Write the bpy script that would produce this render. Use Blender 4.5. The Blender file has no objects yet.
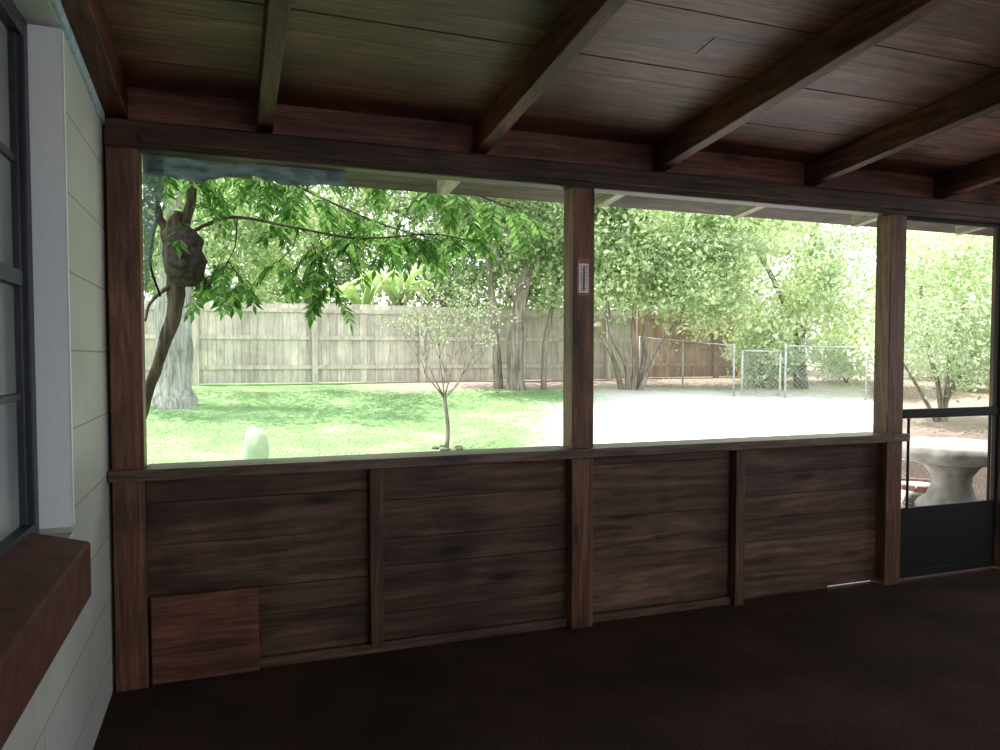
import bpy, math, random
import numpy as np
from mathutils import Vector, noise
random.seed(7); R=np.random.default_rng(7)
S=bpy.context.scene
COL=S.collection

# ------------------------------------------------------------------ materials
def newmat(n):
    m=bpy.data.materials.new(n); m.use_nodes=True
    nt=m.node_tree; nt.nodes.clear()
    o=nt.nodes.new('ShaderNodeOutputMaterial')
    return m,nt,o
def ramp(nt,fac,stops):
    r=nt.nodes.new('ShaderNodeValToRGB'); e=r.color_ramp.elements
    while len(e)<len(stops): e.new(0.5)
    for i,(p,c) in enumerate(stops):
        e[i].position=p; e[i].color=(*c,1)
    nt.links.new(fac,r.inputs[0]); return r.outputs[0]
def mixc(nt,fac,a,b,mode='MIX'):
    m=nt.nodes.new('ShaderNodeMixRGB'); m.blend_type=mode
    for i,v in ((0,fac),(1,a),(2,b)):
        if isinstance(v,(int,float)): m.inputs[i].default_value=v
        elif isinstance(v,tuple): m.inputs[i].default_value=(*v,1)
        else: nt.links.new(v,m.inputs[i])
    return m.outputs[0]
def math_(nt,op,a,b=0.0):
    m=nt.nodes.new('ShaderNodeMath'); m.operation=op
    for i,v in ((0,a),(1,b)):
        if isinstance(v,(int,float)): m.inputs[i].default_value=v
        else: nt.links.new(v,m.inputs[i])
    return m.outputs[0]
def coords(nt,scale=(1,1,1),loc=(0,0,0)):
    t=nt.nodes.new('ShaderNodeTexCoord'); mp=nt.nodes.new('ShaderNodeMapping')
    mp.inputs['Scale'].default_value=scale; mp.inputs['Location'].default_value=loc
    nt.links.new(t.outputs['Object'],mp.inputs['Vector']); return mp.outputs[0]
def noise_(nt,vec,sc,det=4,dist=0.0,rough=0.55):
    n=nt.nodes.new('ShaderNodeTexNoise'); n.inputs['Scale'].default_value=sc
    n.inputs['Detail'].default_value=det; n.inputs['Distortion'].default_value=dist
    n.inputs['Roughness'].default_value=rough
    nt.links.new(vec,n.inputs['Vector']); return n.outputs['Fac']
def principled(nt,o,col,rough=0.7,spec=0.3,metal=0,bump=None,bstr=0.3,bdist=0.01):
    p=nt.nodes.new('ShaderNodeBsdfPrincipled')
    if isinstance(col,tuple): p.inputs['Base Color'].default_value=(*col,1)
    else: nt.links.new(col,p.inputs['Base Color'])
    if isinstance(rough,(int,float)): p.inputs['Roughness'].default_value=rough
    else: nt.links.new(rough,p.inputs['Roughness'])
    p.inputs['Specular IOR Level'].default_value=spec; p.inputs['Metallic'].default_value=metal
    if bump is not None:
        b=nt.nodes.new('ShaderNodeBump'); b.inputs['Strength'].default_value=bstr; b.inputs['Distance'].default_value=bdist
        nt.links.new(bump,b.inputs['Height']); nt.links.new(b.outputs[0],p.inputs['Normal'])
    nt.links.new(p.outputs[0],o.inputs[0]); return p
def island(nt):
    g=nt.nodes.new('ShaderNodeNewGeometry'); return g.outputs['Random Per Island']

def wood(name,dark,mid,light,axis='x',rough=0.6,var=0.5,grain=1.0,spec=0.35,stain=0.75,knot=0.85,k_=1.0,tint=(1,1,1),fine=0.85):
    m,nt,o=newmat(name)
    dark,mid,light=[tuple(t[i]*k_*tint[i] for i in range(3)) for t in (dark,mid,light)]
    long_,cross=0.9*grain,11*grain
    sc={'x':(long_,cross,cross),'y':(cross,long_,cross),'z':(cross,cross,long_)}[axis]
    v=coords(nt,sc)
    isl=island(nt)
    add=nt.nodes.new('ShaderNodeVectorMath'); add.operation='ADD'
    cmb=nt.nodes.new('ShaderNodeCombineXYZ')
    k=math_(nt,'MULTIPLY',isl,37.0)
    for i in range(3): nt.links.new(k,cmb.inputs[i])
    nt.links.new(v,add.inputs[0]); nt.links.new(cmb.outputs[0],add.inputs[1])
    vv=add.outputs[0]
    n1=noise_(nt,vv,1.0,6,2.4,0.62)
    n2=noise_(nt,vv,4.5,5,0.6,0.72)
    c=ramp(nt,n1,[(0.32,dark),(0.5,mid),(0.68,light)])
    c2=ramp(nt,n2,[(0.34,(0.4,0.36,0.33)),(0.5,(0.88,0.88,0.88)),(0.66,(1.25,1.23,1.2))])
    c=mixc(nt,fine,c,c2,'MULTIPLY')
    ks={'x':(1.5,5.5,5.5),'y':(5.5,1.5,5.5),'z':(5.5,5.5,1.5)}[axis]
    kv=coords(nt,ks)
    add2=nt.nodes.new('ShaderNodeVectorMath'); add2.operation='ADD'
    nt.links.new(kv,add2.inputs[0]); nt.links.new(cmb.outputs[0],add2.inputs[1])
    vo=nt.nodes.new('ShaderNodeTexVoronoi'); vo.inputs['Scale'].default_value=1.0
    nt.links.new(add2.outputs[0],vo.inputs['Vector'])
    kr=ramp(nt,vo.outputs['Distance'],[(0.07,(0.12,0.09,0.08)),(0.15,(0.7,0.65,0.6)),(0.28,(1,1,1))])
    c=mixc(nt,knot,c,kr,'MULTIPLY')
    b=ramp(nt,isl,[(0,(1-var,)*3),(1,(1+var*0.3,)*3)])
    c=mixc(nt,1.0,c,b,'MULTIPLY')
    big=noise_(nt,coords(nt,(1,1,1)),1.6,4,0.8)
    bc=ramp(nt,big,[(0.36,(0.55,0.52,0.50)),(0.5,(0.9,0.9,0.9)),(0.66,(1.25,1.2,1.15))])
    c=mixc(nt,stain,c,bc,'MULTIPLY')
    principled(nt,o,c,rough,spec,0,n2,0.6,0.006)
    return m

def plain(name,col,rough=0.6,spec=0.3,metal=0,ns=20,amt=0.25,bstr=0.15):
    m,nt,o=newmat(name)
    n=noise_(nt,coords(nt),ns,4)
    d=tuple(x*(1-amt) for x in col); l=tuple(min(1,x*(1+amt)) for x in col)
    c=ramp(nt,n,[(0.3,d),(0.7,l)])
    principled(nt,o,c,rough,spec,metal,n,bstr,0.005); return m

def leafmat(name,cs,trans=0.45,big=0.5,tint=(1.12,1.18,0.85),amt=.7):
    m,nt,o=newmat(name)
    c=ramp(nt,island(nt),[(i/(len(cs)-1),x) for i,x in enumerate(cs)])
    n=noise_(nt,coords(nt),big,3)
    c=mixc(nt,amt,c,ramp(nt,n,[(0.36,(0.52,0.6,0.54)),(0.64,(1.2,1.15,1.08))]),'MULTIPLY')
    d=nt.nodes.new('ShaderNodeBsdfDiffuse'); t=nt.nodes.new('ShaderNodeBsdfTranslucent')
    nt.links.new(c,d.inputs[0])
    c2=mixc(nt,1.0,c,tint,'MULTIPLY'); nt.links.new(c2,t.inputs[0])
    mx=nt.nodes.new('ShaderNodeMixShader'); mx.inputs[0].default_value=trans
    nt.links.new(d.outputs[0],mx.inputs[1]); nt.links.new(t.outputs[0],mx.inputs[2])
    nt.links.new(mx.outputs[0],o.inputs[0]); return m

M_ceil=wood('ceiling_wood',(0.15,0.062,0.042),(0.28,0.12,0.082),(0.46,0.235,0.16),'x',0.5,0.25,k_=.58,stain=.9,knot=1.0,tint=(.98,.78,.86))
M_raft=wood('rafter_wood',(0.12,0.045,0.031),(0.25,0.094,0.063),(0.40,0.17,0.112),'y',0.6,0.2,stain=.9,k_=.46,spec=.2,tint=(1.0,.78,.88))
M_beam=wood('beam_wood',(0.07,0.032,0.021),(0.17,0.078,0.05),(0.32,0.155,0.104),'x',0.55,0.3,k_=.50,stain=1.0,knot=1.0)
M_tail=wood('rafter_tail_wood',(0.3,0.25,0.2),(0.5,0.43,0.35),(0.62,0.55,0.46),'y',0.7,0.2,stain=.4,knot=.3)  # paler wood than the rafters these ends continue
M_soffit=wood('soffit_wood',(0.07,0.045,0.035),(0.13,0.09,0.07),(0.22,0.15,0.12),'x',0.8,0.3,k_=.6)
M_post=wood('post_wood',(0.16,0.068,0.038),(0.34,0.15,0.085),(0.5,0.25,0.155),'z',0.5,0.2,stain=.8,k_=.58)
M_stud=wood('stud_wood',(0.10,0.052,0.034),(0.24,0.125,0.08),(0.38,0.21,0.14),'z',0.6,0.3,k_=.56)
M_panel=wood('panel_wood',(0.10,0.052,0.034),(0.20,0.108,0.072),(0.36,0.21,0.145),'x',0.6,0.3,0.6,stain=.9,k_=.60,knot=1.0)
M_rail=wood('rail_wood',(0.14,0.08,0.06),(0.27,0.16,0.12),(0.42,0.27,0.21),'x',0.35,0.3,k_=.7)
M_patch=wood('patch_wood',(0.2,0.075,0.048),(0.4,0.15,0.095),(0.58,0.25,0.16),'x',0.6,0.2,k_=.54)
M_fence=wood('fence_wood',(0.52,0.485,0.42),(0.64,0.60,0.53),(0.74,0.70,0.63),'z',0.85,0.2,0.6,0.1,0.35,0.3,fine=.35)  # weathered boards lightened further, haze painted into the tone
M_fencer=wood('fence_red_wood',(0.38,0.26,0.21),(0.50,0.36,0.30),(0.60,0.46,0.39),'z',0.85,0.22,0.6,0.1,0.35,0.3,fine=.4)
M_dark=plain('dark_metal',(0.008,0.008,0.009),0.6,0.25)
M_winframe=plain('window_frame_paint',(0.028,0.034,0.044),0.45,0.4)
M_galv=plain('galvanized_steel',(0.42,0.44,0.45),0.5,0.4,0.0)
M_conc=plain('cast_concrete',(0.30,0.285,0.26),0.9,0.2,0,9,0.3,0.5)
M_roof=plain('roof_felt',(0.1,0.1,0.1),0.9,0.2)
M_bark=wood('bark_grey',(0.16,0.14,0.115),(0.28,0.25,0.21),(0.42,0.38,0.33),'z',0.9,0.1,0.7,0.1,.5,.3)
M_barkpale=wood('bark_pale',(0.24,0.25,0.23),(0.36,0.37,0.35),(0.46,0.47,0.45),'z',0.9,0.1,0.5,0.1,.6,.3)
M_barkdark=wood('bark_dark',(0.035,0.027,0.02),(0.07,0.054,0.04),(0.12,0.095,0.072),'z',0.9,0.1,1.0,0.1,.5,.3)
M_gourd=plain('gourd_skin',(0.035,0.028,0.022),0.85,0.1,0,26,0.6,0.9)

def carpet():
    m,nt,o=newmat('carpet')
    v=coords(nt); n=noise_(nt,v,140,3); n2=noise_(nt,v,2.2,6)
    c=ramp(nt,n,[(0.35,(0.028,0.019,0.016)),(0.65,(0.105,0.065,0.052))])
    c=mixc(nt,0.9,c,ramp(nt,n2,[(0.35,(0.65,0.65,0.65)),(0.65,(1.15,1.12,1.1))]),'MULTIPLY')
    principled(nt,o,c,0.95,0.05,0,n,1.0,0.01); return m
M_carpet=carpet()

def block():
    m,nt,o=newmat('painted_block')
    t=nt.nodes.new('ShaderNodeTexCoord'); s=nt.nodes.new('ShaderNodeSeparateXYZ'); c=nt.nodes.new('ShaderNodeCombineXYZ')
    nt.links.new(t.outputs['Object'],s.inputs[0])
    nt.links.new(math_(nt,'ADD',s.outputs[1],-0.6),c.inputs[0])
    nt.links.new(math_(nt,'ADD',s.outputs[2],-0.17),c.inputs[1])
    b=nt.nodes.new('ShaderNodeTexBrick'); nt.links.new(c.outputs[0],b.inputs['Vector'])
    b.inputs['Scale'].default_value=1; b.inputs['Brick Width'].default_value=3.6; b.inputs['Row Height'].default_value=0.27
    b.inputs['Mortar Size'].default_value=0.004; b.inputs['Mortar Smooth'].default_value=0.6
    b.inputs['Color1'].default_value=(0.56,0.585,0.545,1); b.inputs['Color2'].default_value=(0.55,0.575,0.535,1); b.inputs['Mortar'].default_value=(0.38,0.33,0.25,1)
    v=coords(nt); n=noise_(nt,v,60,4); n2=noise_(nt,v,2.5,5)
    col=mixc(nt,0.6,b.outputs['Color'],ramp(nt,n2,[(0.3,(0.7,0.72,0.68)),(0.7,(1,1,1))]),'MULTIPLY')
    h=math_(nt,'SUBTRACT',math_(nt,'MULTIPLY',n,0.35),b.outputs['Fac'])
    principled(nt,o,col,0.6,0.3,0,h,0.5,0.006); return m
M_block=block()
M_litwhite=plain('lit_white_paint',(0.90,0.94,0.98),0.6,0.3,0,50,0.02)  # whiter than the block wall, light on the reveal painted in
M_bluetrim=plain('pale_blue_caulk',(0.4,0.52,0.6),0.6,0.3)
def brickm():
    m,nt,o=newmat('red_sill_paint')
    v=coords(nt); n=noise_(nt,v,14,6)
    c=ramp(nt,n,[(0.3,(0.075,0.028,0.022)),(0.7,(0.14,0.058,0.045))])
    principled(nt,o,c,0.7,0.25,0,n,0.4,0.006); return m
M_brick=brickm()
M_ringbrick=plain('garden_brick',(0.20,0.115,0.092),0.9,0.1,0,12,0.3)
M_gravel=plain('pale_gravel',(0.32,0.31,0.29),0.9,0.1,0,40,0.3,0.6)

def groundm():
    m,nt,o=newmat('yard_ground')
    t=nt.nodes.new('ShaderNodeTexCoord'); s=nt.nodes.new('ShaderNodeSeparateXYZ'); nt.links.new(t.outputs['Object'],s.inputs[0])
    v=coords(nt)
    X,Y=s.outputs[0],s.outputs[1]
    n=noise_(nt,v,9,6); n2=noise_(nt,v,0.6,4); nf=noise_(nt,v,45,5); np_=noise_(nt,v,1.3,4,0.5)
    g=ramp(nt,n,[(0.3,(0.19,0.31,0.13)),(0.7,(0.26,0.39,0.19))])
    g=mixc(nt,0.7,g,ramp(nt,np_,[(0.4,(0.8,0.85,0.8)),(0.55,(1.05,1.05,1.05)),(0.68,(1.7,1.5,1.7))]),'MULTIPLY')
    mul=ramp(nt,nf,[(0.3,(0.2,0.155,0.12)),(0.55,(0.38,0.31,0.26)),(0.75,(0.58,0.51,0.46))])  # litter tone lightened to paint glare behind the gate
    mul2=ramp(nt,nf,[(0.3,(0.035,0.026,0.02)),(0.55,(0.085,0.064,0.05)),(0.75,(0.17,0.14,0.115))])
    con=ramp(nt,n,[(0.3,(0.76,0.74,0.72)),(0.7,(0.88,0.87,0.86))])
    wob=math_(nt,'MULTIPLY',math_(nt,'ADD',n2,-0.5),2.2)
    wob2=math_(nt,'MULTIPLY',math_(nt,'ADD',n,-0.5),1.2)
    w=math_(nt,'ADD',wob,wob2)
    a=math_(nt,'ADD',math_(nt,'SUBTRACT',X,math_(nt,'MULTIPLY',Y,0.5)),math_(nt,'ADD',w,-0.1))
    ma=nt.nodes.new('ShaderNodeMapRange'); ma.inputs[1].default_value=-1.0; ma.inputs[2].default_value=0.9; nt.links.new(a,ma.inputs[0])
    c=mixc(nt,ma.outputs[0],g,con)
    lx=nt.nodes.new('ShaderNodeMapRange'); lx.inputs[1].default_value=2.0; lx.inputs[2].default_value=4.0; nt.links.new(X,lx.inputs[0])
    bb=math_(nt,'ADD',Y,w)
    mb=nt.nodes.new('ShaderNodeMapRange'); mb.inputs[1].default_value=13.9; mb.inputs[2].default_value=15.2
    nt.links.new(math_(nt,'SUBTRACT',bb,math_(nt,'MULTIPLY',math_(nt,'SUBTRACT',1.0,ma.outputs[0]),0.7)),mb.inputs[0])
    c=mixc(nt,math_(nt,'MULTIPLY',mb.outputs[0],lx.outputs[0]),c,mul)
    cc=math_(nt,'ADD',math_(nt,'SUBTRACT',X,Y),math_(nt,'MULTIPLY',w,0.5))
    mc=nt.nodes.new('ShaderNodeMapRange'); mc.inputs[1].default_value=0.5; mc.inputs[2].default_value=0.9; nt.links.new(cc,mc.inputs[0])
    far=nt.nodes.new('ShaderNodeMapRange'); far.inputs[1].default_value=7.5; far.inputs[2].default_value=9.5; nt.links.new(bb,far.inputs[0])
    mm=mixc(nt,far.outputs[0],mul2,mul)
    c=mixc(nt,mc.outputs[0],c,mm)
    principled(nt,o,c,0.95,0.1,0,nf,0.6,0.03); return m
M_ground=groundm()
M_grass=leafmat('grass_blades',[(0.20,0.32,0.13),(0.26,0.39,0.18),(0.33,0.46,0.25)],0.4,1.3,(1.05,1.1,.9),.45)
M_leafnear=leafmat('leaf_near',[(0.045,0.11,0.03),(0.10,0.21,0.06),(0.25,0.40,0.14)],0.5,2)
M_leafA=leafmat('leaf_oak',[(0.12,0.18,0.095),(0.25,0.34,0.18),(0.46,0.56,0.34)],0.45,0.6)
M_leafB=leafmat('leaf_bright',[(0.27,0.37,0.20),(0.47,0.58,0.35),(0.72,0.80,0.6)],0.5,0.6)  # greens lightened as painted haze over the yard
M_leafC=leafmat('leaf_haze_pale',[(0.48,0.57,0.41),(0.70,0.77,0.62),(0.88,0.91,0.82)],0.5,0.6)  # bleached further, haze and glare painted into the leaves
M_banana=leafmat('banana_leaf',[(0.46,0.60,0.33),(0.64,0.75,0.5)],0.5,1.0)

# ------------------------------------------------------------------ helpers
def finish(ob,kind=None,label=None,cat=None,group=None,parent=None):
    COL.objects.link(ob)
    if kind: ob['kind']=kind
    if label: ob['label']=label
    if cat: ob['category']=cat
    if group: ob['group']=group
    if parent: ob.parent=parent
    return ob
def meshobj(name,vs,fs,mats,smooth=False,mi=None,**k):
    me=bpy.data.meshes.new(name); me.from_pydata([tuple(v) for v in vs],[],[tuple(f) for f in fs])
    for m in (mats if isinstance(mats,(list,tuple)) else [mats]): me.materials.append(m)
    if mi is not None: me.polygons.foreach_set('material_index',mi)
    if smooth: me.polygons.foreach_set('use_smooth',[True]*len(me.polygons))
    me.update()
    return finish(bpy.data.objects.new(name,me),**k)
BF=[(0,3,2,1),(4,5,6,7),(0,1,5,4),(1,2,6,5),(2,3,7,6),(3,0,4,7)]
def bx(x0,x1,y0,y1,z0,z1):
    return [(x0,y0,z0),(x1,y0,z0),(x1,y1,z0),(x0,y1,z0),(x0,y0,z1),(x1,y0,z1),(x1,y1,z1),(x0,y1,z1)]
def boxes(name,lst,mat,bevel=0.0,**k):
    vs=[];fs=[]
    for b in lst:
        o=len(vs); vs+= (b if isinstance(b,list) else bx(*b)); fs+=[tuple(i+o for i in f) for f in BF]
    ob=meshobj(name,vs,fs,mat,**k)
    if bevel>0:
        md=ob.modifiers.new('bevel','BEVEL'); md.width=bevel; md.segments=2; md.limit_method='ANGLE'
    return ob
def empty(name,loc=(0,0,0),**k):
    e=bpy.data.objects.new(name,None); e.empty_display_size=0.1; e.location=loc; return finish(e,**k)
def catmull(pts,n=6):
    P=[Vector(p) for p in pts]; P=[P[0]*2-P[1]]+P+[P[-1]*2-P[-2]]; out=[]
    for i in range(1,len(P)-2):
        for j in range(n):
            t=j/n; a,b,c,d=P[i-1],P[i],P[i+1],P[i+2]
            out.append(0.5*((2*b)+(c-a)*t+(2*a-5*b+4*c-d)*t*t+(3*b-a-3*c+d)*t**3))
    out.append(P[-2]); return out
def tube_data(pts,radii,seg=8,wob=0.0,sub=6):
    if sub>1:
        C=catmull(pts,sub); m=len(C)
        rr=np.interp(np.linspace(0,len(radii)-1,m),range(len(radii)),radii)
    else: C=[Vector(p) for p in pts]; rr=radii
    vs=[];fs=[]; up=Vector((0.37,0.9,0.21)).normalized()
    for i,p in enumerate(C):
        d=(C[min(i+1,len(C)-1)]-C[max(i-1,0)]).normalized()
        a=d.cross(up)
        if a.length<0.1: a=d.cross(Vector((1,0,0)))
        a.normalize(); b=d.cross(a)
        for s in range(seg):
            th=2*math.pi*s/seg
            r=rr[i]*(1+(wob*noise.noise(Vector((math.cos(th)*1.5,math.sin(th)*1.5,i*0.35+p.x))) if wob else 0))
            vs.append(p+a*r*math.cos(th)+b*r*math.sin(th))
    n=len(C)
    for i in range(n-1):
        for s in range(seg):
            s2=(s+1)%seg; fs.append((i*seg+s,i*seg+s2,(i+1)*seg+s2,(i+1)*seg+s))
    fs.append(tuple(range(seg-1,-1,-1))); fs.append(tuple((n-1)*seg+s for s in range(seg)))
    return vs,fs
def tubes(name,lst,mat,seg=8,wob=0.0,sub=6,**k):
    vs=[];fs=[]
    for pts,rad in lst:
        v,f=tube_data(pts,rad,seg,wob,sub); o=len(vs); vs+=v; fs+=[tuple(i+o for i in q) for q in f]
    return meshobj(name,vs,fs,mat,True,**k)
def lathe(name,prof,mat,center,seg=40,ex=1.0,rim=0.0,lump=0.0,**k):
    vs=[];fs=[]
    for r,z in prof:
        for s in range(seg):
            th=2*math.pi*s/seg; rr=r*(1+rim*math.cos(10*th)*min(1,r*1.6))
            if lump: rr*=1+lump*noise.noise(Vector((math.cos(th)*2,math.sin(th)*2,z*14)))
            vs.append((center[0]+rr*ex*math.cos(th),center[1]+rr*math.sin(th),center[2]+z))
    n=len(prof)
    for i in range(n-1):
        for s in range(seg):
            s2=(s+1)%seg; fs.append((i*seg+s,i*seg+s2,(i+1)*seg+s2,(i+1)*seg+s))
    fs.append(tuple(range(seg-1,-1,-1))); fs.append(tuple((n-1)*seg+s for s in range(seg)))
    return meshobj(name,vs,fs,mat,True,**k)
def quads_fast(name,V,mat,**k):
    n=len(V); me=bpy.data.meshes.new(name)
    me.vertices.add(n*4); me.vertices.foreach_set('co',V.reshape(-1).astype(np.float32))
    me.loops.add(n*4); me.loops.foreach_set('vertex_index',np.arange(n*4,dtype=np.int32))
    me.polygons.add(n); me.polygons.foreach_set('loop_start',np.arange(0,n*4,4,dtype=np.int32))
    me.polygons.foreach_set('loop_total',np.full(n,4,dtype=np.int32))
    me.materials.append(mat); me.update(calc_edges=True); me.validate()
    return finish(bpy.data.objects.new(name,me),**k)
def leaves(name,ells,n,size,mat,aspect=0.5,clump=0.35,nc=None,hole=0.0,**k):
    vol=np.array([e[3]*e[4]*e[5] for e in ells])**0.7; vol/=vol.sum(); Cs=[]
    for e,w in zip(ells,vol):
        m=int(n*w); c=max(6,int((nc or 120)*w))
        d=R.normal(size=(c,3)); d/=np.linalg.norm(d,axis=1)[:,None]
        rr=R.uniform(0.35,1.0,size=(c,1))**0.6
        cc=np.array(e[:3])+d*rr*np.array(e[3:])
        idx=R.integers(0,c,m); sc=clump*R.uniform(0.5,1.2,size=(c,1))
        Cs.append(cc[idx]+R.normal(size=(m,3))*sc[idx]*np.array([1,1,0.6]))
    P=np.concatenate(Cs); n=len(P)
    a=R.normal(size=(n,3)); a[:,2]-=0.5; a/=np.linalg.norm(a,axis=1)[:,None]
    b=np.cross(a,R.normal(size=(n,3))); b/=np.linalg.norm(b,axis=1)[:,None]
    s=size*R.uniform(0.5,1.4,size=(n,1))
    V=np.stack([P-a*s*0.5,P+b*s*aspect*0.5,P+a*s*0.5,P-b*s*aspect*0.5],1)
    return quads_fast(name,V,mat,**k)
def gz(y):
    if y<4: return -0.1
    if y<18: return -0.1+0.077*(y-4)
    return -0.1+0.077*14+0.02*(y-18)

# ------------------------------------------------------------------ porch shell
XL=-0.51
boxes('floor',[(-0.8,8.0,-3.0,3.772,-0.12,0.0)],M_carpet,kind='structure',label='dark reddish brown carpet on porch floor')
Wy0,Wy1,Wz0,Wz1=1.25,2.867,0.90,2.59
boxes('wall_left',[(-0.74,XL,-3.0,Wy0,0,2.76),(-0.74,XL,Wy1,3.84,0,2.66),(-0.74,XL,Wy0,Wy1,0,Wz0),(-0.74,XL,Wy0,Wy1,Wz1,2.70)],M_block,kind='structure',label='white painted concrete block wall beside the porch')
boxes('wall_back',[(-0.74,0.2,-3.15,-3.0,0,3.3),(5.8,8.0,-3.15,-3.0,0,3.3),(0.2,5.8,-3.15,-3.0,0,0.7),(0.2,5.8,-3.15,-3.0,2.8,3.3)],M_block,kind='structure',label='white painted concrete block house wall with added opening for light')  # unseen wall, wide opening added to brighten the window reveal
boxes('trim_1',[(XL-0.12,XL-0.001,Wy1-0.006,Wy1-0.001,Wz0+0.02,Wz1),(XL+0.0005,XL+0.003,Wy1-0.006,Wy1+0.014,Wz0+0.03,Wz1)],M_litwhite,kind='structure',label='white painted window reveal, brightened in colour as if lit')
def zr(y,base=2.55): return base+0.095*(3.71-y)
YE=4.86
def plankset(ya,yb,w=0.138):
    out=[];y=ya
    while y<yb-.03:
        y2=min(y+w-0.002,yb)
        x=-0.8+random.uniform(-1.5,0)
        while x<8.2:
            L=random.uniform(2.6,4.8); xa=max(x,-0.75); xb=min(x+L-0.001,8.2)
            if xb>xa+0.05:
                j=random.uniform(0,0.004); za=zr(y,2.695)+j; zb=zr(y2,2.695)+j
                out.append([(xa,y,za),(xb,y,za),(xb,y2,zb),(xa,y2,zb),(xa,y,za+.02),(xb,y,za+.02),(xb,y2,zb+.02),(xa,y2,zb+.02)])
            x+=L
        y+=w
    return out
boxes('ceiling',plankset(-3.0,3.74,.14),M_ceil,kind='structure',label='reddish brown wood plank porch ceiling')
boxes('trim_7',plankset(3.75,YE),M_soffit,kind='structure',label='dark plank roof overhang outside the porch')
za,zb=zr(-3.2,2.73),zr(YE+.02,2.73)
boxes('trim_2',[[(-0.9,-3.2,za),(8.3,-3.2,za),(8.3,YE+.02,zb),(-0.9,YE+.02,zb),(-0.9,-3.2,za+.03),(8.3,-3.2,za+.03),(8.3,YE+.02,zb+.03),(-0.9,YE+.02,zb+.03)]],M_roof,kind='structure',label='dark roof covering over the porch')
a,b=zr(-2.98,2.52),zr(3.84,2.52)
boxes('trim_5',[[(XL+.001,-2.98,a),(XL+.014,-2.98,a),(XL+.014,3.66,b),(XL+.001,3.66,b),(XL+.001,-2.98,a+.05),(XL+.014,-2.98,a+.05),(XL+.014,3.66,b+.05),(XL+.001,3.66,b+.05)]],M_bluetrim,kind='structure',label='pale blue caulk strip along top of block wall')
def slant(xr,w,ya,yb,h=.143):
    a,b=zr(ya),zr(yb)
    return [(xr-w,ya,a),(xr+w,ya,a),(xr+w,yb,b),(xr-w,yb,b),(xr-w,ya,a+h),(xr+w,ya,a+h),(xr+w,yb,b+h),(xr-w,yb,b+h)]
for xr in (-0.452,0.17,1.235,2.31,3.39,4.47,5.55):
    w=0.035 if xr>-.4 else .042
    boxes('rafter',[slant(xr,w,-2.98,3.715)],M_raft,0.004,
       label='dark stained wooden rafter under the plank ceiling' if xr>-0.4 else 'dark stained wooden rafter against the block wall',cat='rafter',group='ceiling rafters')
    boxes('rafter_tail',[slant(xr,w,3.75,4.42)],M_tail,0.004,label='pale rafter tail under the roof overhang',cat='rafter tail',group='rafter tails')
boxes('header_beam',[(XL+.005,8.0,3.665,3.77,2.415,2.545)],M_beam,0.012,label='dark brown wooden header beam over the screen openings',cat='beam')
boxes('trim_3',[(XL+.01,8.0,3.72,3.745,2.545,2.705)],M_ceil,kind='structure',label='dark blocking board above header beam')
boxes('trim_4',[(-0.36,8.0,3.64,3.664,2.445,2.49)],M_beam,0.003,kind='structure',label='thin dark wooden trim strip on header')
for xa,lb in ((-0.495,'reddish brown square wooden post against the block wall'),(1.745,'square brown wooden post holding a thermometer'),(4.0,'square brown wooden post beside the screen door'),(5.07,'square wooden post on hinge side of door')):
    boxes('wooden_post',[(xa,xa+0.132,3.65,3.77,0.0,2.414)],M_post,0.006,label=lb,cat='post',group='porch posts')
boxes('trim_6',[(XL+.0005,-0.4,3.776,3.80,0.0,2.6)],M_post,kind='structure',label='wooden filler strip behind corner post')
bd=[]
for xa,xb in ((-0.363,0.646),(0.712,1.745),(1.877,2.833),(2.899,4.0)):
    z=0.05 if xb<3.5 else 0.02
    hs=[random.choice([.14,.2,.24,.3]) for _ in range(9)]
    for h in hs:
        z2=min(z+h-0.0025,0.95)
        if z2-z>.01: bd.append((xa,xb,3.722+random.uniform(0,.010),3.745,z,z2))
        z+=h
bd.append((-0.363,3.62,3.7455,3.757,0.0,0.95)); bd.append((3.62,4.0,3.7455,3.757,0.022,0.95))
boxes('wall_front',bd,M_panel,0.0015,kind='structure',label='dark weathered horizontal board half wall')
boxes('baseboard_front',[(-0.363,1.744,3.70,3.721,0.0,0.05),(1.878,2.83,3.70,3.721,0.0,0.045)],M_panel,0.003,kind='structure',label='worn wooden bottom plate of the half wall')
for xa in (0.647,2.834):
    boxes('wall_stud',[(xa,xa+0.065,3.66,3.72,0.0 if xa>1 else .051,0.949)],M_stud,0.004,label='upright brown wooden stud on the half wall',cat='stud',group='half wall studs')
boxes('window_rail',[(-0.505,3.999,3.60,3.649,0.95,1.0),(-0.362,1.744,3.649,3.80,0.95,1.0),(1.878,3.999,3.649,3.80,0.95,1.0),(3.999,4.14,3.60,3.649,0.95,1.0)],M_rail,0.004,label='worn brown wooden rail capping the half wall',cat='rail')
boxes('patch_panel',[(-0.35,0.115,3.668,3.695,0.004,0.405)],M_patch,0.003,label='reddish square wooden patch fixed low on half wall',cat='wood panel')

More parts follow.
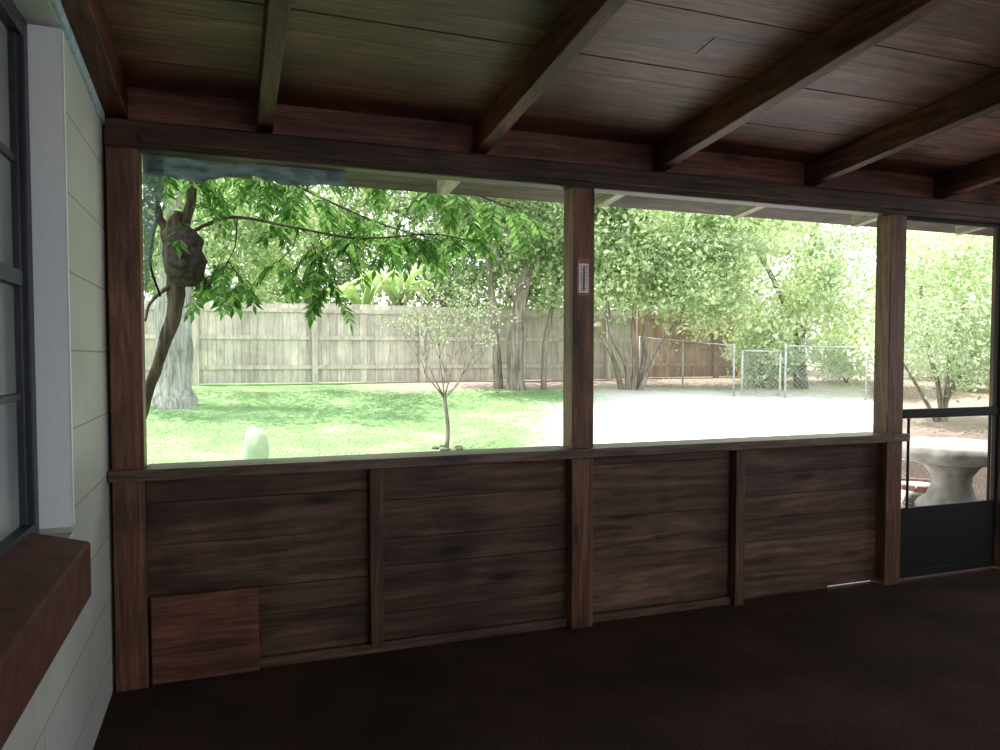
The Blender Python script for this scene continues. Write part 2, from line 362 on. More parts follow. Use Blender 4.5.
def wrinkle(name,x0,x1,z0f,z1f,y,mat,nx=60,nz=8,amp=0.02,**k):
    vs=[];fs=[]
    for i in range(nx+1):
        for j in range(nz+1):
            x=x0+(x1-x0)*i/nx; z0=z0f(x); z1=z1f(x); z=z0+(z1-z0)*j/nz
            yy=y+amp*noise.noise(Vector((x*9,z*22,3)))+amp*0.5*noise.noise(Vector((x*30,z*40,1)))
            vs.append((x,yy,z+0.01*noise.noise(Vector((x*14,2,j))) if j==0 else z))
    for i in range(nx):
        for j in range(nz):
            a=i*(nz+1)+j; fs.append((a,a+nz+1,a+nz+2,a+1))
    return meshobj(name,vs,fs,mat,True,**k)
def screenmat(name,col,alpha,trans=0.0,bias=0.5,ns=3,ctr=.7):
    m,nt,o=newmat(name)
    n=noise_(nt,coords(nt,(1,1,3)),ns,3)
    cc=ramp(nt,n,[(0.35,tuple(q*(1-.4*ctr) for q in col)),(0.65,tuple(min(1,q*(1+ctr)) for q in col))])
    d=nt.nodes.new('ShaderNodeBsdfDiffuse'); nt.links.new(cc,d.inputs[0])
    tl=nt.nodes.new('ShaderNodeBsdfTranslucent'); nt.links.new(cc,tl.inputs[0])
    m1=nt.nodes.new('ShaderNodeMixShader'); m1.inputs[0].default_value=trans
    nt.links.new(d.outputs[0],m1.inputs[1]); nt.links.new(tl.outputs[0],m1.inputs[2])
    t=nt.nodes.new('ShaderNodeBsdfTransparent'); mx=nt.nodes.new('ShaderNodeMixShader')
    cl=math_(nt,'MULTIPLY',math_(nt,'ADD',n,bias),alpha); cl.node.use_clamp=True
    nt.links.new(cl,mx.inputs[0])
    nt.links.new(t.outputs[0],mx.inputs[1]); nt.links.new(m1.outputs[0],mx.inputs[2]); nt.links.new(mx.outputs[0],o.inputs[0]); return m
M_tarp=screenmat('blue_tarp',(0.13,0.16,0.195),1.15,0.35,0.5,9,.6)
wrinkle('plastic_strip',-0.362,0.56,lambda x:2.35+0.03*noise.noise(Vector((x*5,0,0)))+0.014*noise.noise(Vector((x*25,4,0)))-(0.025 if x<-.1 else 0),lambda x:2.425,3.80,M_tarp,110,8,label='crumpled blue grey plastic strip hanging under header beam',cat='plastic sheet')
M_torn=screenmat('torn_screen',(0.16,0.2,0.22),0.9,0.4,0.4,12,.5)
wrinkle('torn_screen_strip',-0.362,-0.275,lambda x:1.75+0.5*(x+.362)/.08+.05*noise.noise(Vector((x*60,0,0))),lambda x:2.42,3.79,M_torn,14,20,0.012,label='torn grey screen strip beside the post',cat='screen remnant')
tubes('hanging_wire',[([(-0.345,3.80,2.41),(-0.305,3.83,2.2),(-0.34,3.82,1.95),(-0.30,3.83,1.78)],[0.006]*4)],M_dark,6,0,6,label='dark wire dangling beside the wall post',cat='wire')

# thermometer
tx,tz=1.808,1.93
th=empty('thermometer',(tx,3.65,tz-0.1),label='small red and white thermometer plate on post',cat='thermometer')
def rel(ob,par):
    ob.parent=par; ob.matrix_parent_inverse=par.matrix_basis.inverted(); return ob
M_red=plain('red_enamel',(0.35,0.09,0.07),0.4,0.4); M_wh=plain('white_enamel',(0.9,0.9,0.9),0.4,0.4,0,20,0.05); M_blk=plain('black_ink',(0.03,0.03,0.03),0.5,0.2)
rel(boxes('plate',[(tx-.036,tx+.036,3.642,3.6505,tz-.1,tz+.1)],M_wh,0.002),th)
rel(boxes('border',[(tx-.036,tx+.036,3.639,3.642,tz+.072,tz+.1),(tx-.036,tx+.036,3.639,3.642,tz-.1,tz-.085),(tx-.036,tx-.030,3.639,3.642,tz-.085,tz+.072),(tx+.030,tx+.036,3.639,3.642,tz-.085,tz+.072)],M_red),th)
for sx in (-.015,.015):
    rel(boxes('scale_marks',[(tx+sx-.005,tx+sx+.005,3.640,3.642,tz-.075+i*.012,tz-.071+i*.012) for i in range(12)],M_blk),th)
rel(tubes('glass_tube',[([(tx,3.638,tz-.075),(tx,3.638,tz+.06)],[0.004,0.004])],M_red,8,0,1),th)

# screen door
dr=empty('door_1',(4.6,3.71,0),kind='structure',label='dark metal screen door with solid kick panel')
rel(boxes('door_frame',[(4.145,4.165,3.69,3.72,0.02,2.412),(5.04,5.065,3.69,3.72,0.02,2.412),(4.165,5.04,3.69,3.72,2.39,2.412),(4.165,5.04,3.69,3.72,0.02,0.07)],M_dark,0.003),dr)
rel(boxes('cross_bar',[(4.165,5.04,3.675,3.725,1.09,1.15)],M_dark,0.006),dr)
rel(boxes('kick_panel',[(4.166,5.039,3.695,3.712,0.07,0.49)],M_dark,0.002),dr)
rel(boxes('push_bar',[(4.20,4.212,3.665,3.68,0.49,1.09)],M_dark,0.002),dr)
rel(boxes('push_bar',[(4.95,4.962,3.665,3.68,0.49,1.09)],M_dark,0.002),dr)
boxes('wall_right',[(7.9,8.0,-3.0,3.84,0,1.0)],M_panel,kind='structure',label='board half wall at end of porch')
boxes('wall_front_end',[(5.21,7.9,3.72,3.745,0,1.0)],M_panel,kind='structure',label='board half wall past the screen door')

# window
wn=empty('window_1',(-0.62,2.2,Wz0),kind='structure',label='dark framed sash window in block wall')
gx=-0.62
def M_glassf():
    m,nt,o=newmat('window_glass'); v=coords(nt,(1,0.6,1)); n=noise_(nt,v,2.2,2)
    c=ramp(nt,n,[(0.35,(0.22,0.24,0.26)),(0.65,(0.33,0.35,0.37))])
    principled(nt,o,c,0.12,0.6); return m
M_glass=M_glassf()
rel(boxes('frame',[(gx-.05,gx+.012,Wy1-.06,Wy1-.007,Wz0,Wz1),(gx-.05,gx+.012,Wy0,Wy0+.06,Wz0,Wz1),(gx-.05,gx+.012,Wy0+.06,Wy1-.06,Wz1-.06,Wz1),(gx-.05,gx+.012,Wy0+.06,Wy1-.06,Wz0,Wz0+.05)],M_winframe,0.004),wn)
rel(boxes('sash',[(gx-.045,gx-.005,Wy1-.09,Wy1-.061,Wz0+.05,Wz1-.06),(gx-.045,gx-.005,Wy0+.061,Wy0+.11,Wz0+.05,Wz1-.06),(gx-.045,gx+.0,Wy0+.11,Wy1-.09,1.725,1.775)]
  +[(gx-.04,gx-.012,Wy0+.11,Wy1-.09,z-.012,z+.012) for z in (2.13,1.37)]+[(gx-.04,gx-.012,2.05,2.075,Wz0+.05,1.724),(gx-.04,gx-.012,2.05,2.075,1.776,Wz1-.06)],M_winframe,0.003),wn)
rel(boxes('glass',[(gx-.032,gx-.026,Wy0+.11,Wy1-.09,Wz0+.05,Wz1-.06)],M_glass),wn)
y0_,y1_=Wy0-0.05,2.76
boxes('window_sill',[[(XL-.11,y0_,.73),(XL+.07,y0_,.705),(XL+.07,y1_,.705),(XL-.11,y1_,.73),(XL-.11,y0_,.935),(XL+.07,y0_,.888),(XL+.07,y1_,.888),(XL-.11,y1_,.935)]],M_brick,0.008,label='thick dark red painted window sill slab',cat='window sill')

# ------------------------------------------------------------------ yard
nx,ny=110,100; xs=np.linspace(-18,42,nx); ys=np.concatenate([np.linspace(-12,3.9,14),np.linspace(4.2,55,ny-14)])
vs=[];fs=[]
for j,y in enumerate(ys):
    for i,x in enumerate(xs):
        z=gz(y)+ (0.03*noise.noise(Vector((x*.5,y*.5,0))) if y>4.5 else -0.03)
        vs.append((x,y,z))
for j in range(ny-1):
    for i in range(nx-1):
        a=j*nx+i; fs.append((a,a+1,a+nx+1,a+nx))
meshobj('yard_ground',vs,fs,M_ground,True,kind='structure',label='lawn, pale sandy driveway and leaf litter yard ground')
n=110000
gx_=R.uniform(-5,9,n); gy_=R.uniform(5.5,16.6,n)
keep=(gx_-.5*gy_<-0.5+R.normal(size=n)*0.6)&((gy_<15.2)|(gx_<2.5)); gx_,gy_=gx_[keep],gy_[keep]; n=len(gx_)
gzv=-0.1+0.077*(gy_-4)+np.array([0.03*noise.noise(Vector((a*.5,b*.5,0))) for a,b in zip(gx_,gy_)])
th_=R.uniform(0,2*math.pi,n); w=0.006; h=R.uniform(0.008,0.024,n)
P=np.stack([gx_,gy_,gzv-0.005],1); side=np.stack([np.cos(th_)*w,np.sin(th_)*w,np.zeros(n)],1)
tip=np.stack([R.normal(size=n)*0.02,R.normal(size=n)*0.02,h],1)
V=np.stack([P-side,P+side,P+tip+side*0.4,P+tip-side*0.4],1)
quads_fast('lawn_grass',V,M_grass,kind='stuff',label='bright green lawn grass across the yard',cat='grass')

FY=17.0
def fence(name,x0,x1,y,h,mat,label):
    root=empty(name,((x0+x1)/2,y,gz(y)),label=label,cat='fence')
    b=[];x=x0;z0=gz(y)+0.02
    while x<x1:
        t=h+random.uniform(-.02,.02); w=0.17; yy=y+random.uniform(-.004,.004)
        b.append((x,x+w-.006,yy,yy+.02,z0,z0+t)); x+=w
    b.append((x0,x1,y+.026,y+.034,z0,z0+h-.1))
    rel(boxes('fence_boards',b,mat),root)
    for k in (0.3,0.95,1.55): rel(boxes('fence_rail',[(x0,x1,y-.055,y-.005,z0+k,z0+k+.09)],mat),root)
    x=x0+0.1
    while x<x1:
        rel(boxes('fence_post',[(x,x+.12,y-.165,y-.056,z0-.15,z0+h+.02)],mat,0.005),root); x+=2.44
fence('wooden_fence',-5.7,9.9,FY,1.75,M_fence,'weathered pale grey, haze-lightened wooden privacy fence behind lawn')
fence('wooden_fence',9.98,13.6,FY+.3,1.75,M_fencer,'reddish brown wooden privacy fence behind the trees')

def chain(name,p0,p1,h,label,gate=False,wr=0.0026,rr=.014):
    p0=Vector(p0);p1=Vector(p1); d=p1-p0; L=d.length; u=d/L
    def at(s,z): q=p0+u*s; return Vector((q.x,q.y,gz(q.y)+z+0.03))
    root=empty(name,(p0.x,p0.y,gz(p0.y)),label=label,cat='gate' if gate else 'fence')
    wires=[];sp=0.1
    k=-h
    while k<L:
        for sgn in (1,-1):
            if sgn==1: s0,z0,s1,z1=k,0,k+h,h
            else: s0,z0,s1,z1=k,h,k+h,0
            a0=max(0,s0); a1=min(L,s1)
            if a1-a0>0.02:
                za=z0+(z1-z0)*(a0-s0)/(s1-s0); zb=z0+(z1-z0)*(a1-s0)/(s1-s0)
                wires.append(([at(a0,za+.02),at(a1,zb+.02)],[wr]*2))
        k+=sp
    rel(tubes('wire_mesh',wires,M_galv,3,0,1),root)
    rel(tubes('top_rail',[([at(0,h+.03),at(L,h+.03)],[rr]*2)],M_galv,8,0,1),root)
    if gate: rel(tubes('bottom_rail',[([at(0,.03),at(L,.03)],[rr]*2)],M_galv,8,0,1),root)
    m=1 if gate else max(1,int(round(L/1.5)))
    for i in range(m+1):
        s=L*i/m
        rel(tubes('post',[([at(s,-.06 if not gate else .02),at(s,h+.06 if not gate else h+.03)],[rr*1.5]*2)],M_galv,10,0,1),root)
chain('chain_link_fence',(9.95,16.8,0),(10.35,13.5,0),1.05,'grey chain link fence meeting the wooden fence')
chain('chain_link_gate',(10.45,13.35,0),(11.25,13.1,0),0.95,'closed chain link gate with steel tube frame',True,.004,.017)
chain('chain_link_fence',(11.35,13.05,0),(14.6,11.8,0),1.08,'bright chain link fence beside the driveway',False,.004,.016)

fx,fy=6.62,5.28; f0=gz(fy); fs_=.78
ft=empty('garden_fountain',(fx,fy,f0),label='broad weathered pale concrete bowl on a thick pedestal',cat='fountain')
rel(lathe('pedestal',[(r*fs_,z) for r,z in [(0.40,-0.05),(0.40,0.05),(0.37,0.09),(0.28,0.14),(0.22,0.26),(0.23,0.34),(0.30,0.42),(0.36,0.47)]],M_conc,(fx,fy,f0)),ft)
rel(lathe('bowl',[(r*fs_,z) for r,z in [(0.34,0.46),(0.52,0.48),(0.64,0.51),(0.72,0.55),(0.74,0.58),(0.74,0.64),(0.70,0.66),(0.62,0.63),(0.45,0.58),(0.05,0.56)]],M_conc,(fx,fy,f0),60,1.0,0.03),ft)
cx,cy=7.12,6.10
vsr=[];fsr=[]
for i in range(18):
    a0=2*math.pi*i/18+0.02;a1=2*math.pi*(i+1)/18-0.02; o=len(vsr)
    for z in (gz(cy)-0.03,gz(cy)+0.05):
        for r,a in ((0.25,a0),(0.33,a0),(0.33,a1),(0.25,a1)): vsr.append((cx+r*math.cos(a),cy+r*math.sin(a),z))
    fsr+=[tuple(q+o for q in f) for f in BF]
rg=empty('brick_planter_ring',(cx,cy,gz(cy)),label='low round ring of reddish bricks filled with pale gravel',cat='planter')
rel(meshobj('brick_ring',vsr,fsr,M_ringbrick),rg)
rel(lathe('gravel_fill',[(0.245,-0.02),(0.245,0.02),(0.2,0.03),(0.01,0.035)],M_gravel,(cx,cy,gz(cy)),24),rg)
def rock(name,c,r,mat,label,cat,**k):
    import bmesh
    bm=bmesh.new(); bmesh.ops.create_icosphere(bm,subdivisions=3,radius=1)
    for v in bm.verts:
        n_=1+0.22*noise.noise(v.co*1.6+Vector(c)); v.co=Vector((v.co.x*r[0]*n_,v.co.y*r[1]*n_,v.co.z*r[2]*n_))+Vector(c)
    me=bpy.data.meshes.new(name); bm.to_mesh(me); bm.free(); me.materials.append(mat)
    me.polygons.foreach_set('use_smooth',[True]*len(me.polygons))
    return finish(bpy.data.objects.new(name,me),label=label,cat=cat,**k)
M_smudge=plain('pale_smudge',(0.42,0.50,0.36),0.9,0.1,0,6,.1,.05)
M_rock=plain('dark_rock',(0.10,0.10,0.085),0.9,0.1)
rock('lawn_smudge',(0.26,8.6,0.48),(0.135,0.09,0.26),M_smudge,'pale green upright stone standing on the lawn','smudge')  # solid shape added in place of an unidentified pale smudge
for i in range(5):
    a=2*math.pi*i/5+.4; rock('edging_rock',(2.66+0.17*math.cos(a),9.26+0.17*math.sin(a),0.315),(0.05+.02*(i%2),0.05,0.022),M_rock,'small dark rock around the little tree base','rock',group='edging rocks')

# ---- trees
def tree(name,loc,trunks,barkm,ells,n,size,lm,label,aspect=0.5,clump=0.4,nc=120,cat='tree',seg=10,wob=0.25):
    root=empty(name,loc,label=label,cat=cat)
    if trunks: rel(tubes('trunk',trunks,barkm,seg,wob),root)
    if n: rel(leaves('foliage',ells,n,size,lm,aspect,clump,nc),root)
    return root
def g(x,y,dz=0): return (x,y,gz(y)+dz)

nt_=empty('pinnate_leaf_tree',(-0.78,6.1,gz(6.1)),label='small tree with drooping compound green leaves near porch',cat='tree')
trunkp=[(-0.80,6.12,gz(6.1)-.1),(-0.74,6.1,0.6),(-0.61,6.07,1.08),(-0.48,6.0,1.5),(-0.37,5.98,1.85),(-0.36,5.98,2.15),(-0.37,5.97,2.40),(-0.33,5.97,2.56)]
br=[(trunkp,[0.05,0.045,0.04,0.042,0.055,0.075,0.085,0.03]),
 ([(-0.36,5.98,2.3),(-0.27,5.96,2.55),(-0.21,5.93,2.9),(-0.1,5.9,3.4),(0.1,5.85,3.9)],[0.04,0.035,0.03,0.022,0.015]),
 ([(-0.37,5.98,2.35),(-0.46,5.97,2.5),(-0.47,5.96,2.6)],[0.04,0.03,0.018]),
 ([(-0.34,5.97,2.34),(-0.16,5.9,2.46),(0.07,5.83,2.52),(0.49,5.67,2.44),(0.8,5.57,2.38),(1.05,5.47,2.37),(1.4,5.35,2.40),(1.7,5.3,2.36)],[0.016,0.013,0.012,0.01,0.008,0.007,0.005,.004]),
 ([(-0.12,5.9,3.3),(0.3,5.7,3.25),(0.8,5.5,3.05),(1.4,5.3,2.8),(2.0,5.2,2.6)],[0.018,0.015,0.012,0.01,0.006]),
 ([(-0.22,5.94,2.85),(-0.05,5.6,3.1),(0.2,5.2,3.05),(0.6,5.0,2.9)],[0.015,0.012,0.01,0.006]),
 ([(-0.25,5.95,2.75),(-0.4,5.8,3.0),(-0.5,5.5,3.1)],[0.014,0.01,0.006]),
 ([(0.0,5.86,2.9),(0.3,6.0,2.9),(0.8,6.2,2.75),(1.3,6.3,2.6),(1.9,6.4,2.5)],[0.014,0.012,0.009,0.007,0.005]),
 ([(-0.36,5.98,2.05),(-0.52,5.9,1.9),(-0.56,5.85,1.75)],[0.018,0.012,0.008])]
rel(tubes('trunk',br,M_barkdark,10,0.4),nt_)
quad=[];rach=[]
def frond(p,d,L):
    p=Vector(p); d=Vector(d).normalized(); pts=[]; cur=p.copy(); dd=d.copy(); ns=11
    for i in range(ns+1):
        pts.append(cur.copy()); dd=(dd+Vector((0,0,-0.11))).normalized(); cur=cur+dd*L/ns
    rach.append((pts,[0.0025]*(ns+1)))
    sv=d.cross(Vector((0,0,1)))
    if sv.length<.1: sv=Vector((1,0,0))
    sv.normalize()
    for i in range(2,ns+1):
        t=(pts[i]-pts[i-1]).normalized()
        for sg in ((1,-1) if i<ns else (0,)):
            ld=(sv*sg+t*0.6+Vector((random.uniform(-.2,.2),random.uniform(-.2,.2),-0.35+random.uniform(-.2,.2)))).normalized()
            l=random.uniform(0.075,0.115); nn=ld.cross(t if abs(ld.dot(t))<.95 else Vector((1,0,0))).normalized()
            wv=ld.cross(nn).normalized()*l*0.17
            a=pts[i]; quad.append([a,a+ld*l*0.4+wv,a+ld*l,a+ld*l*0.4-wv])
def along(path,n,t0=0.1,L=(0.3,0.5)):
    C=catmull(path,10)
    for _ in range(n):
        k=random.randint(int(len(C)*t0),len(C)-1); a=random.uniform(0,2*math.pi)
        frond(C[k]+Vector((0,0,0)),(math.cos(a),math.sin(a),random.uniform(-0.7,0.35)),random.uniform(*L))
along(br[3][0],8,0.35,(0.22,0.34)); along(br[3][0],18,0.6,(0.26,0.4)); along(br[4][0],62,0.1); along(br[5][0],26,0.2); along(br[6][0],18,0.3); along(br[7][0],54,0.1); along(br[1][0],22,0.15)
for p in ((-0.25,5.95,2.2),(0.0,5.85,2.2),(0.35,5.72,2.2),(0.62,5.62,2.15),(0.68,5.6,2.02),(0.1,5.8,2.05),(-0.1,5.9,2.05),(0.6,5.62,2.3)):
    for _ in range(4): frond(p,(random.uniform(-1,1),random.uniform(-1,1),-0.3),random.uniform(.22,.36))
tw=[([(0.07,5.83,2.53),(0.05,5.8,2.3),(0.0,5.85,2.2),(0.1,5.8,2.05)],[.007,.006,.005,.004]),([(0.49,5.67,2.45),(0.45,5.7,2.3),(0.35,5.72,2.2)],[.006,.005,.004]),([(0.0,5.85,2.2),(-.05,5.88,2.1),(-0.1,5.9,2.05)],[.006,.005,.004]),
 ([(0.62,5.63,2.41),(0.66,5.6,2.28),(0.62,5.62,2.1),(.68,5.6,2.02)],[.006,.005,.004,.003]),([(-0.33,5.98,2.3),(-0.27,5.96,2.25),(-0.25,5.95,2.2)],[.006,.005,.004])]
rel(tubes('twigs',rach+tw,M_barkdark,3,0,1),nt_)
rel(quads_fast('foliage',np.array([[list(v) for v in q] for q in quad]),M_leafnear),nt_)
gb=empty('gourd_birdhouse',(-0.30,5.84,2.0),label='dark brown round gourd birdhouse hanging on tree trunk',cat='birdhouse')
GX=-0.29
rel(lathe('body',[(0.01,-0.17),(0.07,-0.165),(0.11,-0.13),(0.13,-0.06),(0.138,0.02),(0.13,0.10),(0.11,0.17),(0.075,0.23),(0.02,0.27)],M_gourd,(GX,5.80,2.17),28,1.0,0.0,0.25),gb)
rel(tubes('entrance_hole',[([(GX-.01,5.645,2.15),(GX-.01,5.68,2.15)],[0.03,0.03])],M_blk,16,0,1),gb)
rel(tubes('hanging_cord',[([(GX,5.80,2.43),(GX-.01,5.85,2.47),(GX-.01,5.93,2.5)],[0.004]*3)],M_blk,6,0,4),gb)

ct=empty('small_lawn_tree',(2.64,9.26,0.3),label='slender young tree with sparse thin branches on lawn',cat='tree')
brs=[];tips=[]
rs=random.Random(21)
def grow(p,d,L,r,dep):
    d=d.normalized(); q=p+d*L; mid=(p+q)/2+Vector((rs.uniform(-1,1),rs.uniform(-1,1),0))*L*0.1
    brs.append(([p,mid,q],[r,r*.8,r*.6]))
    if dep<2: tips.append(q); tips.append(mid)
    if dep==0: return
    for _ in range(rs.choice([2,3,3])):
        nd=d+Vector((rs.uniform(-1,1),rs.uniform(-1,1),rs.uniform(-.3,.6)))*0.75
        grow(q,nd,L*rs.uniform(.55,.95),max(r*.55,.0030),dep-1)
base=Vector((2.64,9.26,0.28))
brs.append(([base,base+Vector((.02,0,.3)),base+Vector((-.03,0,.72))],[0.04,0.033,0.028]))
for a,l_ in ((0.2,.5),(1.3,.38),(2.3,.55),(3.3,.42),(4.3,.6),(5.4,.4),(0.9,.62)):
    grow(base+Vector((-.03,0,.68)),Vector((math.cos(a)*.62,math.sin(a)*.5,rs.uniform(.6,1.2))),l_,0.014,4)
rel(tubes('trunk',brs,M_bark,3,0,2),ct)
tp=np.array([list(t) for t in tips]); NN=1000; idx=R.integers(0,len(tp),NN); P=tp[idx]+R.normal(size=(NN,3))*0.05
a=R.normal(size=P.shape);a/=np.linalg.norm(a,axis=1)[:,None]; b=np.cross(a,R.normal(size=P.shape)); b/=np.linalg.norm(b,axis=1)[:,None]; s=0.045
rel(quads_fast('foliage',np.stack([P-a*s*.5,P+b*s*.25,P+a*s*.5,P-b*s*.25],1),M_leafB),ct)

tree('pale_bark_tree',g(-0.9,13.8),[([g(-0.9,13.8,-.1),g(-0.9,13.8,.3),g(-0.88,13.8,1.5),g(-0.8,13.8,3.5),g(-0.6,13.8,6)],[.40,.31,.29,.24,.18])],M_barkpale,
  [(-0.6,14.5,6.8,3.0,2.5,1.4),(-0.9,13.2,4.0,1.3,.8,1.3)],13000,.12,M_leafA,'tree with thick pale grey trunk beside the fence')
tree('oak_tree',g(5.9,15.2),[([g(5.9,15.2,-.1),g(5.9,15.2,.4),g(5.95,15.2,1.6),g(6.3,15.2,3.2),g(6.9,15.3,5.0)],[.25,.18,.16,.14,.10]),([g(5.6,15.5,-.1),g(5.55,15.5,1.0),g(5.4,15.5,2.5),g(5.1,15.5,4.5)],[.12,.09,.07,.05]),
  ([g(5.97,15.2,1.9),g(5.3,15,3.0),g(4.6,14.8,3.9)],[.08,.06,.04]),([g(6.25,15.2,3.0),g(7.2,15,3.7),g(8.2,14.8,4.2)],[.08,.06,.04]),([g(6.6,15.3,-.1),g(6.65,15.3,1),g(6.9,15.3,2.2),g(7.3,15.3,3.4)],[.07,.06,.05,.03])],M_bark,
  [(5.3,14.9,4.6,1.6,1.4,1.2),(7.0,14.8,4.5,1.6,1.4,1.5),(6.0,15.6,6.6,2.8,2.3,1.4),(5.6,15.9,3.0,1.1,.4,.8)],21000,.13,M_leafA,'oak tree with grey trunk and leafy crown')
tree('multi_trunk_tree',g(8.5,14.8),[([g(8.5,14.8,-.1),g(8.4,14.8,.6),g(8.0,14.8,1.4),g(7.9,14.8,2.6)],[.08,.06,.05,.04]),([g(8.6,14.8,-.1),g(8.65,14.8,.7),g(8.6,14.8,1.6),g(8.8,14.8,3)],[.08,.06,.05,.04]),
  ([g(8.7,14.9,-.1),g(8.95,14.9,.7),g(9.0,14.9,1.6),g(9.5,14.8,2.8)],[.07,.06,.05,.04]),([g(8.4,14.9,-.1),g(8.1,14.9,.8),g(7.5,14.9,1.7),g(7.0,14.8,2.6)],[.06,.05,.04,.03]),([g(8.65,14.7,-.1),g(9.2,14.7,.9),g(9.9,14.7,1.9)],[.06,.05,.03])],M_bark,
  [(8.6,14.6,3.5,1.8,1.3,1.0),(7.3,14.7,3.2,1.0,1.0,.7),(10.2,14.5,3.3,1.3,1.2,.9),(9.2,14.5,4.8,2.2,1.6,1.0)],18000,.13,M_leafB,'leafy tree with several bent slender trunks by fence')
tree('leafy_shade_tree',g(13.2,14.6),[([g(13.2,14.6,-.1),g(13.1,14.6,1),g(13.3,14.6,2.5),g(13.6,14.6,4.5)],[.18,.14,.11,.08]),([g(13.15,14.6,1.2),g(12.2,14.4,2.5),g(11.4,14.2,3.4)],[.08,.06,.04])],M_bark,
  [(12.0,14.2,3.6,1.7,1.4,1.2),(14.2,14.0,3.4,1.8,1.4,1.3),(12.8,14.5,5.2,2.6,2.0,1.2),(11.3,14.9,2.6,1.0,.9,.7),(14.2,13.6,1.9,1.5,1.0,.9),(12.6,13.9,2.2,1.2,.7,.8)],25000,.13,M_leafC,'large bright leafy tree behind the chain link fence')
tree('haze_pale_tree',g(11.9,9.7),[([g(11.9,9.7,-.1),g(11.8,9.7,.6),g(11.5,9.7,1.4),g(11.2,9.6,2.4)],[.05,.04,.035,.03]),([g(11.95,9.7,-.1),g(12.0,9.7,.6),g(12.1,9.7,1.4),g(12.4,9.6,2.4)],[.05,.04,.035,.03]),([g(11.9,9.8,-.1),g(12.2,9.8,.5),g(12.7,9.8,1.1),g(13.2,9.8,2)],[.045,.04,.03,.02]),([g(11.85,9.7,-.1),g(11.4,9.7,.5),g(10.9,9.7,1.1)],[.045,.03,.02])],M_bark,
  [(11.6,9.5,2.5,1.2,1.1,.9),(13.0,9.3,2.6,1.4,1.1,1.0),(12.2,9.6,3.9,1.8,1.4,.9),(11.0,9.6,1.9,.6,.6,.5),(12.3,9.2,1.7,1.3,.7,.5)],20000,.09,M_leafC,'haze-paled green leafy tree with several thin stems')
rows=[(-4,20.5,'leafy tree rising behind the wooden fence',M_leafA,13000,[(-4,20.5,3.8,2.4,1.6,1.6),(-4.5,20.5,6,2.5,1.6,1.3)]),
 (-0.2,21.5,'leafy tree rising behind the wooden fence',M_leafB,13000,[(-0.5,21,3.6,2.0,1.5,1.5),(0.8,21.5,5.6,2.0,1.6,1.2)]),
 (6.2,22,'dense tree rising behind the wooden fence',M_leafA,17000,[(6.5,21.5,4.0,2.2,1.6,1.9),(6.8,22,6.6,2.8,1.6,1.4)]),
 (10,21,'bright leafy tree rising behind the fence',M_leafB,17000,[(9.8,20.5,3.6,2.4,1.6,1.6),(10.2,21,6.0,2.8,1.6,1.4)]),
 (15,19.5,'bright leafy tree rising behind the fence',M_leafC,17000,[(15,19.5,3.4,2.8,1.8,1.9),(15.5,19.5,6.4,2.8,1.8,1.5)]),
 (20,16,'haze-paled leafy tree beyond the driveway',M_leafC,15000,[(20,16,2.8,2.8,2.2,2.1),(20.3,16,5.8,2.8,2.2,1.6)]),
 (18.5,11.5,'haze-paled leafy tree beyond the driveway',M_leafC,13000,[(18.7,12,2.6,2.0,2.2,1.8),(18.9,12,4.8,2.2,2.2,1.4)]),
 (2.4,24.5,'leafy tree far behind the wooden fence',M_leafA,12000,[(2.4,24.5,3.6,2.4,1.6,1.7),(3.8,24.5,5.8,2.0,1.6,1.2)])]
for x,y,lb,mt,n_,el in rows:
    tree('background_tree',g(x,y),[([g(x,y,-.1),g(x+.1,y,1.5),g(x,y,3.2),g(x+.2,y,5.5)],[.3,.24,.18,.1])],M_bark,el,n_,.165,mt,lb,nc=110,clump=.45)
for x,y,r,mt,lb in ((12.3,14.9,.9,M_leafC,'leafy shrub behind chain link fence'),(13.6,16.2,1.0,M_leafB,'leafy shrub behind chain link fence'),(15.6,15.6,1.1,M_leafC,'leafy shrub behind chain link fence'),(17.3,13.8,1.1,M_leafC,'leafy shrub behind chain link fence'),(16,10,1.1,M_leafC,'haze-paled shrub beside the driveway')):
    st=[([g(x,y,-.05),g(x+random.uniform(-.3,.3)*r,y,.6*r),g(x+random.uniform(-.8,.8)*r,y,1.2*r)],[.025,.02,.01]) for _ in range(5)]
    tree('garden_shrub',g(x,y),st,M_bark,[(x,y,gz(y)+r*.9,r,r*.7,r*.9)],int(4500*r),.11,mt,lb,clump=.2,nc=60,cat='shrub',seg=6)
bp=empty('banana_plant',g(3.8,18.2),label='banana plant with broad pale leaves behind the fence',cat='plant')
rel(tubes('stem',[([g(3.9,18.2,-.1),g(3.9,18.2,1.0),g(3.95,18.2,1.9)],[.12,.1,.07]),([g(3.1,18.3,-.1),g(3.1,18.3,1.6)],[.1,.06])],M_banana,10,0.1),bp)
V=[]
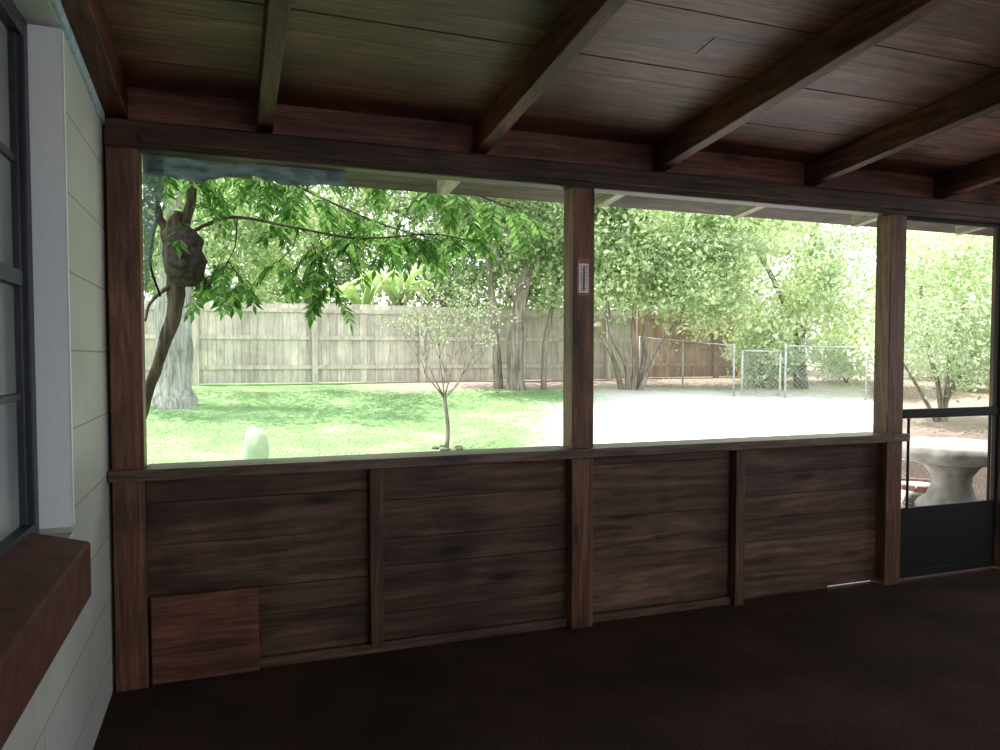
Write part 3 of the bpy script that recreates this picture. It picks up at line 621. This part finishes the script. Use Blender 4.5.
for i in range(30):
    c=(3.95,18.2,gz(18.2)+1.7) if i%3 else (3.1,18.3,gz(18.3)+1.5)
    a=2*math.pi*i/30*2.0; L=random.uniform(0.8,1.5); d=Vector((math.cos(a),math.sin(a)*.5,0)); sv=Vector((-d.y,d.x,0.5)).normalized(); el=random.uniform(2.0,4.0)
    prev=None
    for k in range(9):
        t=k/8; p=Vector(c)+d*L*t+Vector((0,0,el*t-0.95*el*t*t*.9)); w=0.17*math.sin(math.pi*min(1,t*.92+.08))**.6
        cur=(p-sv*w+Vector((0,0,-.04)),p,p+sv*w+Vector((0,0,-.04)))
        if prev:
            V.append([prev[0],prev[1],cur[1],cur[0]]); V.append([prev[1],prev[2],cur[2],cur[1]])
        prev=cur
rel(quads_fast('banana_leaves',np.array([[list(v) for v in q] for q in V]),M_banana),bp)

# ------------------------------------------------------------------ light
w=bpy.data.worlds.new('sky'); S.world=w; w.use_nodes=True; nt=w.node_tree; nt.nodes.clear()
o=nt.nodes.new('ShaderNodeOutputWorld'); b=nt.nodes.new('ShaderNodeBackground')
tc=nt.nodes.new('ShaderNodeTexCoord'); sp=nt.nodes.new('ShaderNodeSeparateXYZ'); nt.links.new(tc.outputs['Generated'],sp.inputs[0])
c=ramp(nt,sp.outputs[2],[(0.0,(0.98,0.985,1.0)),(0.8,(0.86,0.93,1.0))]); nt.links.new(c,b.inputs[0]); b.inputs[1].default_value=2.6
nt.links.new(b.outputs[0],o.inputs[0])
sd=bpy.data.lights.new('sun','SUN'); sd.energy=9.0; sd.angle=0.01; sd.color=(1,0.95,0.9)
so=bpy.data.objects.new('sun',sd); COL.objects.link(so)
so.rotation_euler=Vector((0.30,-0.12,-1)).to_track_quat('-Z','Y').to_euler()
S.view_settings.view_transform='Standard'; S.view_settings.exposure=0.0

# ------------------------------------------------------------------ camera
cd=bpy.data.cameras.new('camera'); cam=bpy.data.objects.new('camera',cd); COL.objects.link(cam)
cd.sensor_width=36; cd.lens=743*36/1000; cd.clip_start=0.05; cd.clip_end=300
cam.location=(0,0,1.5)
cam.rotation_euler=(math.radians(90-2.2),0,math.radians(-20))
cd.shift_y=0.010
S.camera=cam
